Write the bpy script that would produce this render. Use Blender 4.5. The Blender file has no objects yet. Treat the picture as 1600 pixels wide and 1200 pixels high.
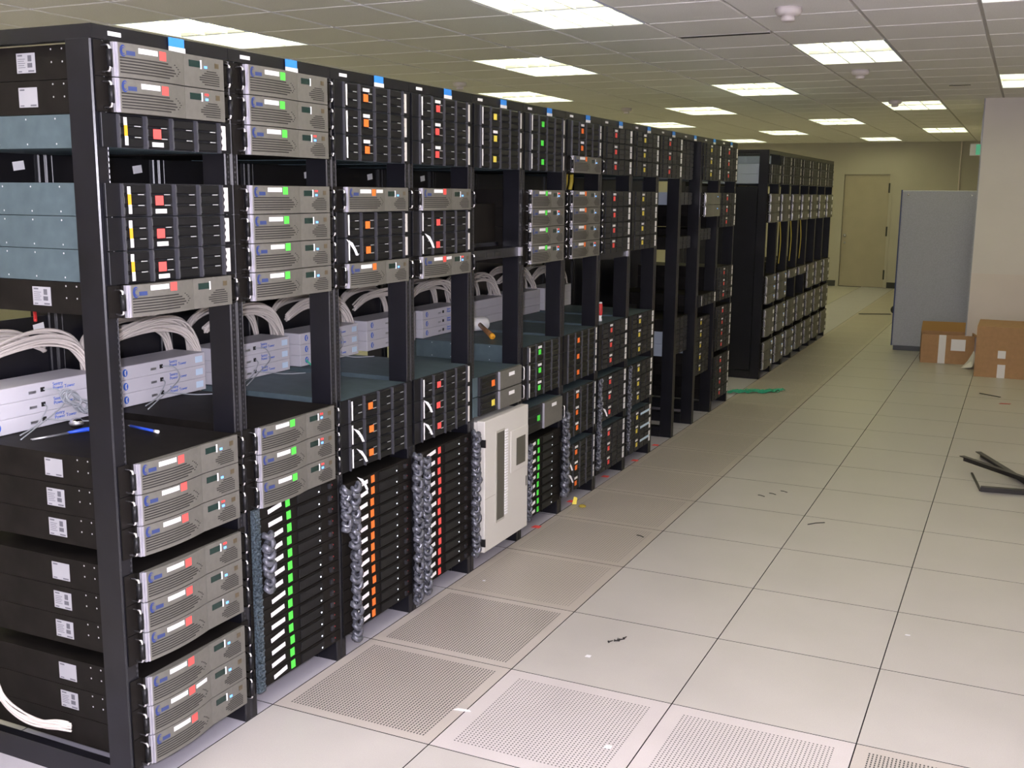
import bpy, bmesh, math, random
from mathutils import Vector, Matrix
random.seed(7)
R = math.radians
scene = bpy.context.scene
col = scene.collection

# ------------------------------------------------------------------ camera
cam_d = bpy.data.cameras.new('camera')
cam_d.sensor_width = 36.0
cam_d.lens = 1669.9958 / 1600.0 * 36.0
cam_d.clip_start = 0.05
cam_d.clip_end = 100
cam = bpy.data.objects.new('camera', cam_d)
cam.location = (2.1818, -2.7182, 1.7187)
cam.rotation_euler = (R(79.89943), R(-0.46906), R(25.47825))
col.objects.link(cam)
scene.camera = cam

# ------------------------------------------------------------------ world, exposure, flash
world = bpy.data.worlds.new('world')
scene.world = world
world.use_nodes = True
world.node_tree.nodes['Background'].inputs[0].default_value = (1.0, 0.95, 0.85, 1)
world.node_tree.nodes['Background'].inputs[1].default_value = 0.02
vs = scene.view_settings
vs.view_transform = 'Standard'
vs.look = 'None'
vs.gamma = 1.0
vs.exposure = 0.0
vs.use_curve_mapping = False
TUBE_STRENGTH = 9.0
TUBE_COLOUR = (1.0, 0.95, 0.44)
fl_d = bpy.data.lights.new('camera_flash', 'POINT')      # the compact camera's own flash, beside its lens
fl_d.energy = 410.0
fl_d.color = (0.88, 0.86, 1.0)
fl_d.shadow_soft_size = 0.012
fl = bpy.data.objects.new('camera_flash', fl_d)
fl.location = (2.145, -2.73, 1.765)
col.objects.link(fl)

# ------------------------------------------------------------------ room numbers
T = 0.6096                       # tile module
H = 2.7234                       # ceiling
CX, CY = -1.794, 2.4214          # ceiling grid origin
XL, XR, YN, YF = -8.6, 3.4, -4.6, 18.8
BX, BY = 1.69, 9.6               # corner of the room block on the right-hand side
W = 0.5201                       # rack pitch
B0 = -0.631                      # first rack boundary
ZB, U = 0.081, 0.0448
def zu(n): return ZB + n * U

# ------------------------------------------------------------------ materials
MATS = {}
def mat(name, rgb, rough=0.5, metal=0.0, emit=0.0, noise=0.0, nscale=30.0, bump=0.0, bscale=200.0, spec=0.5, ecol=None):
    m = bpy.data.materials.new(name)
    m.use_nodes = True
    nt = m.node_tree
    b = nt.nodes['Principled BSDF']
    b.inputs['Roughness'].default_value = rough
    b.inputs['Metallic'].default_value = metal
    b.inputs['Specular IOR Level'].default_value = spec
    b.inputs['Base Color'].default_value = (*rgb, 1)
    if emit:
        b.inputs['Emission Color'].default_value = (*(ecol or rgb), 1)
        b.inputs['Emission Strength'].default_value = emit
    if noise or bump:
        tc = nt.nodes.new('ShaderNodeTexCoord')
    if noise:
        n = nt.nodes.new('ShaderNodeTexNoise')
        n.inputs['Scale'].default_value = nscale
        n.inputs['Detail'].default_value = 4
        nt.links.new(tc.outputs['Object'], n.inputs['Vector'])
        cr = nt.nodes.new('ShaderNodeValToRGB')
        cr.color_ramp.elements[0].position = 0.3
        cr.color_ramp.elements[1].position = 0.7
        cr.color_ramp.elements[0].color = (*[max(0, c * (1 - noise)) for c in rgb], 1)
        cr.color_ramp.elements[1].color = (*[min(1, c * (1 + noise)) for c in rgb], 1)
        nt.links.new(n.outputs['Fac'], cr.inputs['Fac'])
        nt.links.new(cr.outputs['Color'], b.inputs['Base Color'])
    if bump:
        n2 = nt.nodes.new('ShaderNodeTexNoise')
        n2.inputs['Scale'].default_value = bscale
        nt.links.new(tc.outputs['Object'], n2.inputs['Vector'])
        bp = nt.nodes.new('ShaderNodeBump')
        bp.inputs['Strength'].default_value = bump
        bp.inputs['Distance'].default_value = 0.002
        nt.links.new(n2.outputs['Fac'], bp.inputs['Height'])
        nt.links.new(bp.outputs['Normal'], b.inputs['Normal'])
    MATS[name] = m
    return m

mat('rack_black', (0.006, 0.006, 0.009), 0.30, 0.0, noise=0.3, nscale=8, spec=0.45)
mat('chassis_black', (0.009, 0.0075, 0.0065), 0.6, 0.0, noise=0.35, nscale=14, spec=0.15)
mat('plastic_black', (0.006, 0.006, 0.008), 0.4, spec=0.3)
mat('drive_black', (0.009, 0.009, 0.010), 0.4, spec=0.25)
mat('drive_grey', (0.022, 0.022, 0.026), 0.45, spec=0.3)
mat('divider_grey', (0.085, 0.085, 0.10), 0.35, 0.4)
mat('steel', (0.095, 0.135, 0.155), 0.5, 0.3, noise=0.12, nscale=20, spec=0.35)
mat('steel_lit', (0.34, 0.39, 0.46), 0.5, 0.2)  # same steel, with flash light put into a paler colour
mat('hole_steel', (0.07, 0.07, 0.08), 0.4, 0.5)
mat('rivet', (0.75, 0.77, 0.8), 0.3, 0.6)
mat('bezel_silver', (0.148, 0.143, 0.126), 0.5, 0.15, noise=0.06, nscale=60, spec=0.3)
mat('trim_silver', (0.50, 0.49, 0.55), 0.25, 0.5)
mat('chrome', (0.8, 0.8, 0.84), 0.12, 1.0)
mat('slot_dark', (0.02, 0.018, 0.016), 0.7)
mat('lcd', (0.012, 0.03, 0.026), 0.2)
mat('emblem', (0.09, 0.07, 0.04), 0.4)
mat('logo_blue', (0.012, 0.04, 0.22), 0.4)
mat('logo_ink', (0.03, 0.05, 0.16), 0.5)
mat('paper', (0.86, 0.85, 0.87), 0.6)
mat('paper_grey', (0.34, 0.34, 0.37), 0.6)
mat('ink', (0.10, 0.10, 0.12), 0.6)
mat('red', (0.95, 0.10, 0.09), 0.6)
mat('green', (0.10, 0.90, 0.08), 0.6)
mat('orange', (1.0, 0.20, 0.03), 0.6)
mat('yellow', (0.85, 0.70, 0.10), 0.6)
mat('amber', (0.85, 0.38, 0.02), 0.6)
mat('led_blue', (0.10, 0.30, 1.0), 0.3, emit=1.6, ecol=(0.15, 0.42, 1.0))
mat('led_red', (0.9, 0.05, 0.05), 0.3, emit=0.8, ecol=(1.0, 0.06, 0.06))
mat('led_white', (0.85, 0.9, 1.0), 0.3, emit=1.2)
mat('pdu_white', (0.56, 0.55, 0.60), 0.5, 0.0, noise=0.03, nscale=10)
mat('pdu_blue', (0.03, 0.12, 0.55), 0.5)
mat('port_black', (0.015, 0.015, 0.015), 0.4)
mat('pale_blue', (0.62, 0.78, 0.95), 0.6)
mat('card_blue', (0.04, 0.28, 0.85), 0.5)
mat('cable_white', (0.60, 0.55, 0.51), 0.55)
mat('cable_grey', (0.33, 0.35, 0.38), 0.4)
mat('cable_black', (0.02, 0.02, 0.022), 0.5)
mat('cable_yellow', (0.5, 0.38, 0.04), 0.5)
mat('cable_green', (0.04, 0.45, 0.26), 0.5)
mat('cable_red', (0.55, 0.03, 0.03), 0.5)
mat('braid', (0.12, 0.125, 0.15), 0.16, 0.35, noise=0.4, nscale=40)
mat('speckled', (0.075, 0.10, 0.12), 0.4, 0.3, noise=0.95, nscale=160)
mat('library_white', (0.62, 0.60, 0.56), 0.5)
mat('library_grey', (0.42, 0.40, 0.36), 0.5)
mat('library_screen', (0.09, 0.085, 0.07), 0.3)
mat('tool_blue', (0.02, 0.08, 0.6), 0.4)
mat('tool_metal', (0.45, 0.45, 0.48), 0.3, 0.8)
mat('wood', (0.32, 0.15, 0.06), 0.5, noise=0.2, nscale=40)
mat('wall_cream', (0.47, 0.44, 0.37), 0.7, noise=0.02, nscale=3, bump=0.1, bscale=120)
mat('wall_white', (0.76, 0.71, 0.68), 0.7, noise=0.02, nscale=3, bump=0.1, bscale=120)
mat('wall_rose', (0.76, 0.68, 0.64), 0.7, noise=0.02, nscale=3, bump=0.1, bscale=120)
mat('door_tan', (0.42, 0.37, 0.28), 0.6, noise=0.04, nscale=4)
mat('base_dark', (0.035, 0.035, 0.03), 0.6)
mat('partition', (0.42, 0.43, 0.48), 0.8, noise=0.08, nscale=90)
mat('navy', (0.03, 0.05, 0.16), 0.5)
mat('partition_base', (0.07, 0.075, 0.09), 0.5)
mat('cardboard', (0.42, 0.24, 0.12), 0.8, noise=0.06, nscale=25)
mat('cardboard_in', (0.38, 0.21, 0.06), 0.8)
mat('tape_clear', (0.75, 0.72, 0.70), 0.25)
mat('rubber', (0.02, 0.02, 0.02), 0.6)
mat('rail_black', (0.016, 0.014, 0.014), 0.4)
mat('grid_dark', (0.5, 0.48, 0.48), 0.6)
mat('detector', (0.72, 0.66, 0.66), 0.5)
mat('housing', (0.72, 0.76, 0.92), 0.35)
mat('louver', (0.70, 0.74, 0.90), 0.3)
mat('tube', (1, 1, 1), 0.5, emit=TUBE_STRENGTH, ecol=TUBE_COLOUR)
mat('exit_green', (0.10, 0.55, 0.30), 0.4, emit=0.35)
mat('under', (0.012, 0.012, 0.012), 0.8)
mat('plenum', (0.3, 0.3, 0.3), 0.8)

def tile_mat(name, rgb, speck=0.05, holes=None):
    m = mat(name, rgb, 0.34, 0.0)
    nt = m.node_tree
    b = nt.nodes['Principled BSDF']
    tc = nt.nodes.new('ShaderNodeTexCoord')
    n1 = nt.nodes.new('ShaderNodeTexNoise'); n1.inputs['Scale'].default_value = 260; n1.inputs['Detail'].default_value = 3
    n2 = nt.nodes.new('ShaderNodeTexNoise'); n2.inputs['Scale'].default_value = 3.2; n2.inputs['Detail'].default_value = 5
    geo = nt.nodes.new('ShaderNodeNewGeometry')
    nt.links.new(tc.outputs['Object'], n1.inputs['Vector'])
    nt.links.new(geo.outputs['Position'], n2.inputs['Vector'])
    add = nt.nodes.new('ShaderNodeMath'); add.operation = 'ADD'
    nt.links.new(n1.outputs['Fac'], add.inputs[0]); nt.links.new(n2.outputs['Fac'], add.inputs[1])
    cr = nt.nodes.new('ShaderNodeValToRGB')
    cr.color_ramp.elements[0].position = 0.55; cr.color_ramp.elements[1].position = 1.45 if False else 1.0
    dv = nt.nodes.new('ShaderNodeMath'); dv.operation = 'MULTIPLY'; dv.inputs[1].default_value = 0.75
    nt.links.new(add.outputs[0], dv.inputs[0]); nt.links.new(dv.outputs[0], cr.inputs['Fac'])
    cr.color_ramp.elements[0].color = (*[c * (1 - speck * 1.6) for c in rgb], 1)
    cr.color_ramp.elements[1].color = (*[min(1, c * (1 + speck)) for c in rgb], 1)
    out = cr.outputs['Color']
    nt.links.new(n2.outputs['Fac'], b.inputs['Roughness'])
    mr = nt.nodes.new('ShaderNodeMapRange'); mr.inputs['To Min'].default_value = 0.25; mr.inputs['To Max'].default_value = 0.5
    nt.links.new(n2.outputs['Fac'], mr.inputs['Value']); nt.links.new(mr.outputs['Result'], b.inputs['Roughness'])
    if holes:
        kind, pitch, size, margin = holes
        sx = nt.nodes.new('ShaderNodeSeparateXYZ'); nt.links.new(tc.outputs['Object'], sx.inputs[0])
        def M(op, a, b_=None, c=None):
            q = nt.nodes.new('ShaderNodeMath'); q.operation = op
            for i, v in enumerate((a, b_, c)):
                if v is None: continue
                if isinstance(v, (int, float)): q.inputs[i].default_value = v
                else: nt.links.new(v, q.inputs[i])
            return q.outputs[0]
        X, Y = sx.outputs[0], sx.outputs[1]
        px = M('SUBTRACT', M('FRACT', M('ADD', M('DIVIDE', X, pitch), 100.0)), 0.5)
        py = M('SUBTRACT', M('FRACT', M('ADD', M('DIVIDE', Y, pitch * (1.0 if kind == 'dot' else 1.15)), 100.0)), 0.5)
        if kind == 'dot':
            d = M('SQRT', M('ADD', M('MULTIPLY', px, px), M('MULTIPLY', py, py)))
            inside = M('LESS_THAN', d, size)
        else:
            inside = M('MULTIPLY', M('LESS_THAN', M('ABSOLUTE', px), size), M('LESS_THAN', M('ABSOLUTE', py), 0.36))
        lim = T / 2 - margin
        fr = M('MULTIPLY', M('LESS_THAN', M('ABSOLUTE', X), lim), M('LESS_THAN', M('ABSOLUTE', Y), lim))
        f = M('MULTIPLY', inside, fr)
        mix = nt.nodes.new('ShaderNodeMix'); mix.data_type = 'RGBA'
        nt.links.new(f, mix.inputs['Factor']); nt.links.new(out, mix.inputs['A'])
        mix.inputs['B'].default_value = (0.02, 0.019, 0.018, 1)
        out = mix.outputs['Result']
    nt.links.new(out, b.inputs['Base Color'])
    return m
tile_mat('tile_solid', (0.525, 0.495, 0.465))
tile_mat('tile_shade', (0.50, 0.48, 0.53))  # shade beneath the racks put into the tile colour as lavender-grey
tile_mat('tile_slots', (0.535, 0.485, 0.445), holes=('slot', 0.0115, 0.20, 0.042))
tile_mat('tile_dots', (0.61, 0.56, 0.55), holes=('dot', 0.0125, 0.23, 0.055))
tile_mat('tile_fine', (0.50, 0.45, 0.40), holes=('dot', 0.0125, 0.20, 0.045))
mat('ceil_tile', (0.93, 0.91, 0.92), 0.9, noise=0.06, nscale=130, bump=0.25, bscale=220, spec=0.1)

# ------------------------------------------------------------------ mesh helpers
class MB:
    def __init__(s): s.v, s.f = [], []
    def box(s, x0, x1, y0, y1, z0, z1):
        n = len(s.v)
        s.v += [(x0, y0, z0), (x1, y0, z0), (x1, y1, z0), (x0, y1, z0), (x0, y0, z1), (x1, y0, z1), (x1, y1, z1), (x0, y1, z1)]
        s.f += [[n + i for i in q] for q in ((3, 2, 1, 0), (4, 5, 6, 7), (0, 1, 5, 4), (1, 2, 6, 5), (2, 3, 7, 6), (3, 0, 4, 7))]
        return s
    def bar(s, a, b, w, h, up=(0, 0, 1)):
        a, b = Vector(a), Vector(b); d = (b - a).normalized()
        u = d.cross(Vector(up)).normalized(); k = u.cross(d).normalized()
        n = len(s.v)
        for p in (a, b):
            for su, sk in ((-1, -1), (1, -1), (1, 1), (-1, 1)):
                s.v.append(tuple(p + u * su * w / 2 + k * sk * h / 2))
        s.f += [[n + i for i in q] for q in ((3, 2, 1, 0), (4, 5, 6, 7), (0, 1, 5, 4), (1, 2, 6, 5), (2, 3, 7, 6), (3, 0, 4, 7))]
        return s
    def tube(s, pts, r, k=6, cap=True):
        pts = [Vector(p) for p in pts]
        n0 = len(s.v); N = len(pts)
        prev = None
        for i, p in enumerate(pts):
            d = (pts[min(i + 1, N - 1)] - pts[max(i - 1, 0)])
            d = d.normalized() if d.length > 1e-9 else Vector((0, 0, 1))
            if prev is None:
                a = Vector((0, 0, 1)) if abs(d.z) < 0.9 else Vector((1, 0, 0))
            else: a = prev
            u = (a - d * a.dot(d))
            u = u.normalized() if u.length > 1e-6 else d.orthogonal().normalized()
            prev = u
            w = d.cross(u)
            rr = r[i] if isinstance(r, (list, tuple)) else r
            for j in range(k):
                t = 2 * math.pi * j / k
                s.v.append(tuple(p + (u * math.cos(t) + w * math.sin(t)) * rr))
        for i in range(N - 1):
            for j in range(k):
                j2 = (j + 1) % k
                s.f.append([n0 + i * k + j, n0 + i * k + j2, n0 + (i + 1) * k + j2, n0 + (i + 1) * k + j])
        if cap:
            s.f.append([n0 + j for j in reversed(range(k))])
            s.f.append([n0 + (N - 1) * k + j for j in range(k)])
        return s
    def poly(s, pts, off=(0, 0, 0)):
        """extruded polygon: pts front, off = thickness vector to the back"""
        n = len(s.v); k = len(pts)
        s.v += [tuple(p) for p in pts]
        s.v += [(p[0] - off[0], p[1] - off[1], p[2] - off[2]) for p in pts]
        s.f.append(list(range(n, n + k)))
        s.f.append(list(reversed(range(n + k, n + 2 * k))))
        for i in range(k):
            j = (i + 1) % k
            s.f.append([n + i, n + k + i, n + k + j, n + j])
        return s
    def lathe(s, prof, k=20, c=(0, 0, 0)):
        n = len(s.v); m = len(prof)
        for r, z in prof:
            for j in range(k):
                t = 2 * math.pi * j / k
                s.v.append((c[0] + r * math.cos(t), c[1] + r * math.sin(t), c[2] + z))
        for i in range(m - 1):
            for j in range(k):
                j2 = (j + 1) % k
                s.f.append([n + i * k + j, n + i * k + j2, n + (i + 1) * k + j2, n + (i + 1) * k + j])
        s.f.append([n + j for j in reversed(range(k))]); s.f.append([n + (m - 1) * k + j for j in range(k)])
        return s
    def mesh(s, name, m, smooth=False, bevel=0.0):
        me = bpy.data.meshes.new(name)
        me.from_pydata(s.v, [], s.f)
        bm = bmesh.new(); bm.from_mesh(me)
        if bevel:
            bmesh.ops.bevel(bm, geom=list(bm.edges), offset=bevel, segments=1, affect='EDGES', clamp_overlap=True)
        bmesh.ops.recalc_face_normals(bm, faces=list(bm.faces))
        bm.to_mesh(me); bm.free()
        if smooth:
            for p in me.polygons: p.use_smooth = True
        me.materials.append(MATS[m])
        me.update()
        return me
CACHE = {}
def cached(key, fn):
    if key not in CACHE: CACHE[key] = fn()
    return CACHE[key]
def put(name, me, parent=None, loc=(0, 0, 0), rot=None):
    o = bpy.data.objects.new(name, me)
    col.objects.link(o)
    o.parent = parent
    o.location = loc
    if rot: o.rotation_euler = rot
    return o
def tag(o, label, cat, group=None, kind=None):
    o['label'] = label; o['category'] = cat
    if group: o['group'] = group
    if kind: o['kind'] = kind
    return o
def thing(name, loc, label, cat, group=None, rot=None):
    return tag(put(name, None, None, loc, rot), label, cat, group)
def struct(name, me, loc=(0, 0, 0), parent=None):
    o = put(name, me, parent, loc)
    if parent is None: o['kind'] = 'structure'
    return o
def text_mesh(key, body, size, m, depth=0.0004):
    """lettering lying on a plate that faces +X and reads along +Y"""
    def make():
        c = bpy.data.curves.new(key, 'FONT'); c.body = body; c.size = size; c.extrude = depth; c.space_line = 0.85
        o = bpy.data.objects.new(key, c); col.objects.link(o)
        dg = bpy.context.evaluated_depsgraph_get()
        me = bpy.data.meshes.new_from_object(o.evaluated_get(dg))
        bpy.data.objects.remove(o)
        me.transform(Matrix(((0, 0, 1, 0), (1, 0, 0, 0), (0, 1, 0, 0), (0, 0, 0, 1))))
        me.materials.clear(); me.materials.append(MATS[m])
        return me
    return cached(key, make)
ORD = ['zeroth', 'first', 'second', 'third', 'fourth', 'fifth', 'sixth', 'seventh', 'eighth', 'ninth', 'tenth', 'eleventh', 'twelfth', 'thirteenth', 'fourteenth', 'fifteenth', 'sixteenth', 'seventeenth', 'eighteenth', 'nineteenth', 'twentieth', 'twenty-first', 'twenty-second', 'twenty-third', 'twenty-fourth']
def smooth_path(pts, n=8):
    P = [Vector(p) for p in pts]; out = []
    for i in range(len(P) - 1):
        p0, p1, p2, p3 = P[max(i - 1, 0)], P[i], P[i + 1], P[min(i + 2, len(P) - 1)]
        for k in range(n):
            t = k / n
            out.append(0.5 * ((2 * p1) + (p2 - p0) * t + (2 * p0 - 5 * p1 + 4 * p2 - p3) * t * t + (3 * p1 - p0 - 3 * p2 + p3) * t ** 3))
    out.append(P[-1])
    return out
def disc_rel(o, dirv): pass

# camera projection for choosing the pieces that show largest
from mathutils import Euler
_Rc = Euler(cam.rotation_euler, 'XYZ').to_matrix()
def pix(p):
    d = _Rc.transposed() @ (Vector(p) - cam.location)
    if d.z > -0.2: return None
    return (800 + 1669.9958 * d.x / -d.z, 600 - 1669.9958 * d.y / -d.z, -d.z)

# ================================================================== STRUCTURE
# ---- floor: dark pedestal void, raised tiles
floor = struct('floor', MB().box(XL, XR, YN, YF, -0.06, -0.016).mesh('floor', 'under'))
def edge_trim(me):
    me.materials.append(MATS['under'])
    for p in me.polygons:
        if abs(p.normal.z) < .5: p.material_index = 1
    return me
def tile_mesh(m):
    return cached(('tile', m), lambda: edge_trim( MB().box(-T / 2 + 0.002, T / 2 - 0.002, -T / 2 + 0.002, T / 2 - 0.002, -0.016, 0.0).mesh('floor_tile', m)))
far_tiles = {}
tiles = []
for i in range(-13, 9):
    for j in range(-7, 31):
        x0, y0 = i * T, j * T
        if x0 + T > XR or x0 < XL or y0 < YN or y0 + T > YF + T: continue
        kind = 'tile_solid'
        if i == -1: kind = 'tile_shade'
        elif i == 0 and j >= 2: kind = 'tile_fine'
        elif i == 0 and j in (0, 1): kind = 'tile_slots'
        elif j == 0 and i in (1, 2): kind = 'tile_dots'
        elif j == 0 and i == 3: kind = 'tile_slots'
        c = (x0 + T / 2, y0 + T / 2, 0)
        p = pix(c); q = pix((c[0], c[1] + 0.3, 0)); s_ = pix((c[0] - .3, c[1], 0))
        area = 0
        ins = p and -120 < p[0] < 1720 and -50 < p[1] < 1320
        if ins and i >= -1 and not (x0 >= BX and y0 >= BY - 0.3): area = 1e6 / p[2] ** 3
        elif ins and p[1] > 1100: area = 100
        tiles.append((area, c, kind))
tiles.sort(key=lambda t: -t[0])
for k, (area, c, kind) in enumerate(tiles):
    if k < 260 and area > 0:
        put('floor_tile', tile_mesh(kind), floor, c)
    else:
        far_tiles.setdefault(kind, MB()).box(c[0] - T / 2 + .002, c[0] + T / 2 - .002, c[1] - T / 2 + .002, min(c[1] + T / 2 - .002, YF), -0.016, 0.0)
for kind, mb in far_tiles.items():
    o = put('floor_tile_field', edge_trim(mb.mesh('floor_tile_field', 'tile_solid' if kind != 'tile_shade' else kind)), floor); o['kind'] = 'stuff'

# ---- ceiling
fixtures = [(a, b) for a in range(-10, 12, 2) for b in range(-16, 27, 4) if (b % 8 == 0) == (a % 4 == 2)]
def fx_ok(a, b):
    x0, y0 = CX + a * T, CY + b * T
    return x0 > XL + .3 and x0 + T < XR - .3 and y0 > YN + .2 and y0 + 2 * T < YF - .1 and not (x0 + T > BX and y0 + 2 * T > BY)
fixtures = [f for f in fixtures if fx_ok(*f) or f == (6, 8)]
taken = {(a, b + k) for a, b in fixtures for k in (0, 1)}
ceiling = struct('ceiling', MB().box(XL, XR, YN, YF, H + 0.16, H + 0.2).mesh('ceiling', 'plenum'))
ct_me = MB().box(-T / 2 + .010, T / 2 - .010, -T / 2 + .010, T / 2 - .010, 0, 0.018).mesh('ceiling_tile', 'ceil_tile', bevel=0.003)
cells = []
slot_cells = {(3, 2)}
for a in range(-12, 12):
    for b in range(-16, 28):
        if (a, b) in taken: continue
        x0, y0 = CX + a * T, CY + b * T
        xa, xb, ya, yb = max(x0 + .010, XL), min(x0 + T - .010, XR), max(y0 + .010, YN), min(y0 + T - .010, YF)
        if xb - xa < .05 or yb - ya < .05: continue
        full = xb - xa > .58 and yb - ya > .58
        c = (x0 + T / 2, y0 + T / 2, H)
        p = pix(c); area = 0
        if p and -80 < p[0] < 1680 and -60 < p[1] < 300 and not (c[0] > BX and c[1] > BY): area = 1 / p[2] ** 3
        cells.append((area, full, c, (xa, xb, ya, yb)))
cells.sort(key=lambda t: -t[0])
mbc = MB()
for k, (area, full, c, bb) in enumerate(cells):
    if k < 240 and area > 0 and full: put('ceiling_tile', ct_me, ceiling, c)
    else: mbc.box(*bb, H, H + .018)
o = put('ceiling_tile_field', mbc.mesh('ceiling_tile_field', 'ceil_tile'), ceiling); o['kind'] = 'stuff'
mbg = MB()
for a in range(-12, 13):
    x = CX + a * T
    if XL < x < XR: mbg.box(x - .0125, x + .0125, YN, YF, H + .009, H + .03)
for b in range(-16, 29):
    y = CY + b * T
    if YN < y < YF: mbg.box(XL, XR, y - .0125, y + .0125, H + .0095, H + .029)
o = put('ceiling_grid', mbg.mesh('ceiling_grid', 'grid_dark'), ceiling); o['kind'] = 'stuff'

# ---- walls
struct('wall_left', MB().box(XL - .15, XL, YN, YF, 0, H + .15).mesh('wall_left', 'wall_cream'))
struct('wall_right', MB().box(XR, XR + .15, YN, BY, 0, H + .15).mesh('wall_right', 'wall_white'))
struct('wall_near', MB().box(XL, XR, YN - .15, YN, 0, H + .15).mesh('wall_near', 'wall_white'))
DX0, DX1, DH = -1.03, -0.20, 2.13
wf = struct('wall_far', MB().box(XL, DX0, YF, YF + .15, 0, H + .15).box(DX1, XR, YF, YF + .15, 0, H + .15).box(DX0, DX1, YF, YF + .15, DH, H + .15).mesh('wall_far', 'wall_cream'))
put('wall_conduit', MB().tube([(1.0, YF - .015, 0.1), (1.0, YF - .015, H)], 0.012, 8).mesh('wall_conduit', 'wall_rose'), wf)
wb = struct('wall_block', MB().box(BX, XR, BY, BY + .12, 0.0, H).box(BX, BX + .12, BY + .12, YF, 0, H).mesh('wall_block', 'wall_white'))
put('wall_lower_band', MB().box(BX + .004, XR, BY - .003, BY, 0.0, 0.93).mesh('wall_lower_band', 'wall_rose'), wb)
put('corner_bead', MB().box(BX - .004, BX + .008, BY - .004, BY + .008, 0.0, H - .001).mesh('corner_bead', 'partition'), wb)
struct('baseboard_far_a', MB().box(DX0 - .6, DX0 - .06, YF - .012, YF, 0, .11).mesh('baseboard_far_a', 'base_dark'))
struct('baseboard_far_b', MB().box(DX1 + .06, BX, YF - .012, YF, 0, .11).mesh('baseboard_far_b', 'base_dark'))
d = struct('door_1', MB().box(DX0 + .004, DX1 - .004, YF + .02, YF + .06, .008, DH - .004).mesh('door_1', 'door_tan'))
put('door_frame', MB().box(DX0 - .05, DX0, YF - .012, YF + .1, 0, DH + .05).box(DX1, DX1 + .05, YF - .012, YF + .1, 0, DH + .05).box(DX0, DX1, YF - .012, YF + .1, DH, DH + .05).mesh('door_frame', 'wall_cream'), d)
put('door_knob', MB().lathe([(.012, 0), (.012, .03), (.028, .04), (.03, .055), (.018, .068)], 14).mesh('door_knob', 'tool_metal', True), d, (DX0 + .07, YF + .02, .98), (R(90), 0, 0))
put('door_lock', MB().lathe([(.022, 0), (.022, .012)], 14).mesh('door_lock', 'tool_metal', True), d, (DX0 + .07, YF + .02, .84), (R(90), 0, 0))
for z in (.25, 1.07, 1.88):
    put('door_hinge', MB().box(DX1 - .018, DX1 + .012, YF - .016, YF + .022, z - .09, z + .09).mesh('door_hinge', 'base_dark'), d)

# ---- ceiling lights
def fx_part(key, fn): return cached(('fx', key), fn)
def fixture(a, b):
    x0, y0 = CX + a * T, CY + b * T
    p = pix((x0 + T / 2, y0 + T, H))
    vis = p and -150 < p[0] < 1750 and -120 < p[1] < 330
    fine = vis and p[2] < 14
    row = (a - 2) // 2
    lab = 'recessed three-tube louvered ceiling light'
    where = {(2, 0): 'over the aisle beside the dark air slot', (-2, 0): 'over the back aisle by the first two racks',
             (0, 4): 'between the air-slot light and the back aisle lights', (-2, 8): 'over the back aisle beyond the sixth rack',
             (4, 4): 'between the first two smoke detectors', (2, 8): 'past the second smoke detector toward the racks', (0, 12): 'over the racks near the end of the long row',
             (-2, 16): 'over the back aisle past the end of the long row', (4, 12): 'with a smoke detector right in front of it', (2, 16): 'over the aisle by the grey partition',
             (0, 20): 'over the far end of the short row', (-2, 24): 'closest to the wall with the door', (6, 0): 'beside the first smoke detector on the white wall side', (6, 8): 'touching the corner of the white wall'}
    t = thing('ceiling_light', (x0 + T / 2, y0 + T, H), 'recessed three-tube louvered light ' + (where[(a, b)] if (a, b) in where else 'in the ceiling beyond the rack rows'), 'ceiling light', 'ceiling lights in the tile grid')
    hw, hl = T / 2 - .008, T - .008
    put('housing', fx_part('h', lambda: MB().box(-hw, hw, -hl, hl, .10, .11).box(-hw, -hw + .006, -hl, hl, .0, .10).box(hw - .006, hw, -hl, hl, .0, .10).box(-hw, hw, -hl, -hl + .006, .0, .10).box(-hw, hw, hl - .006, hl, .0, .10).mesh('housing', 'housing')), t)
    for k in (-1, 0, 1):
        put('tube', fx_part('t', lambda: MB().tube([(0, -hl + .03, 0), (0, hl - .03, 0)], .021, 10).mesh('tube', 'tube', True)), t, (k * .19, 0, .046))
    if fine:
        for k in (-.5, .5):
            put('long_blade', fx_part('lb', lambda: MB().box(-.004, .004, -hl + .006, hl - .006, 0, .024).mesh('long_blade', 'louver')), t, (k * .38 / 2 * 1.0, 0, .002))
        for k in range(1, 6):
            put('cross_blade', fx_part('cb', lambda: MB().box(-hw + .006, hw - .006, -.002, .002, 0, .020).mesh('cross_blade', 'louver')), t, (0, -hl + 2 * hl * k / 6, .003))
    elif vis:
        put('louver', fx_part('lv', lambda: [mb.box(-hw + .006, hw - .006, y - .002, y + .002, 0, .020) for mb in [MB()] for y in [-hl + 2 * hl * k / 6 for k in range(1, 6)]][-1].box(-.099, -.091, -hl, hl, 0.001, .024).box(.091, .099, -hl, hl, 0.001, .024).mesh('louver', 'louver')), t)
for f in fixtures: fixture(*f)

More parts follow.
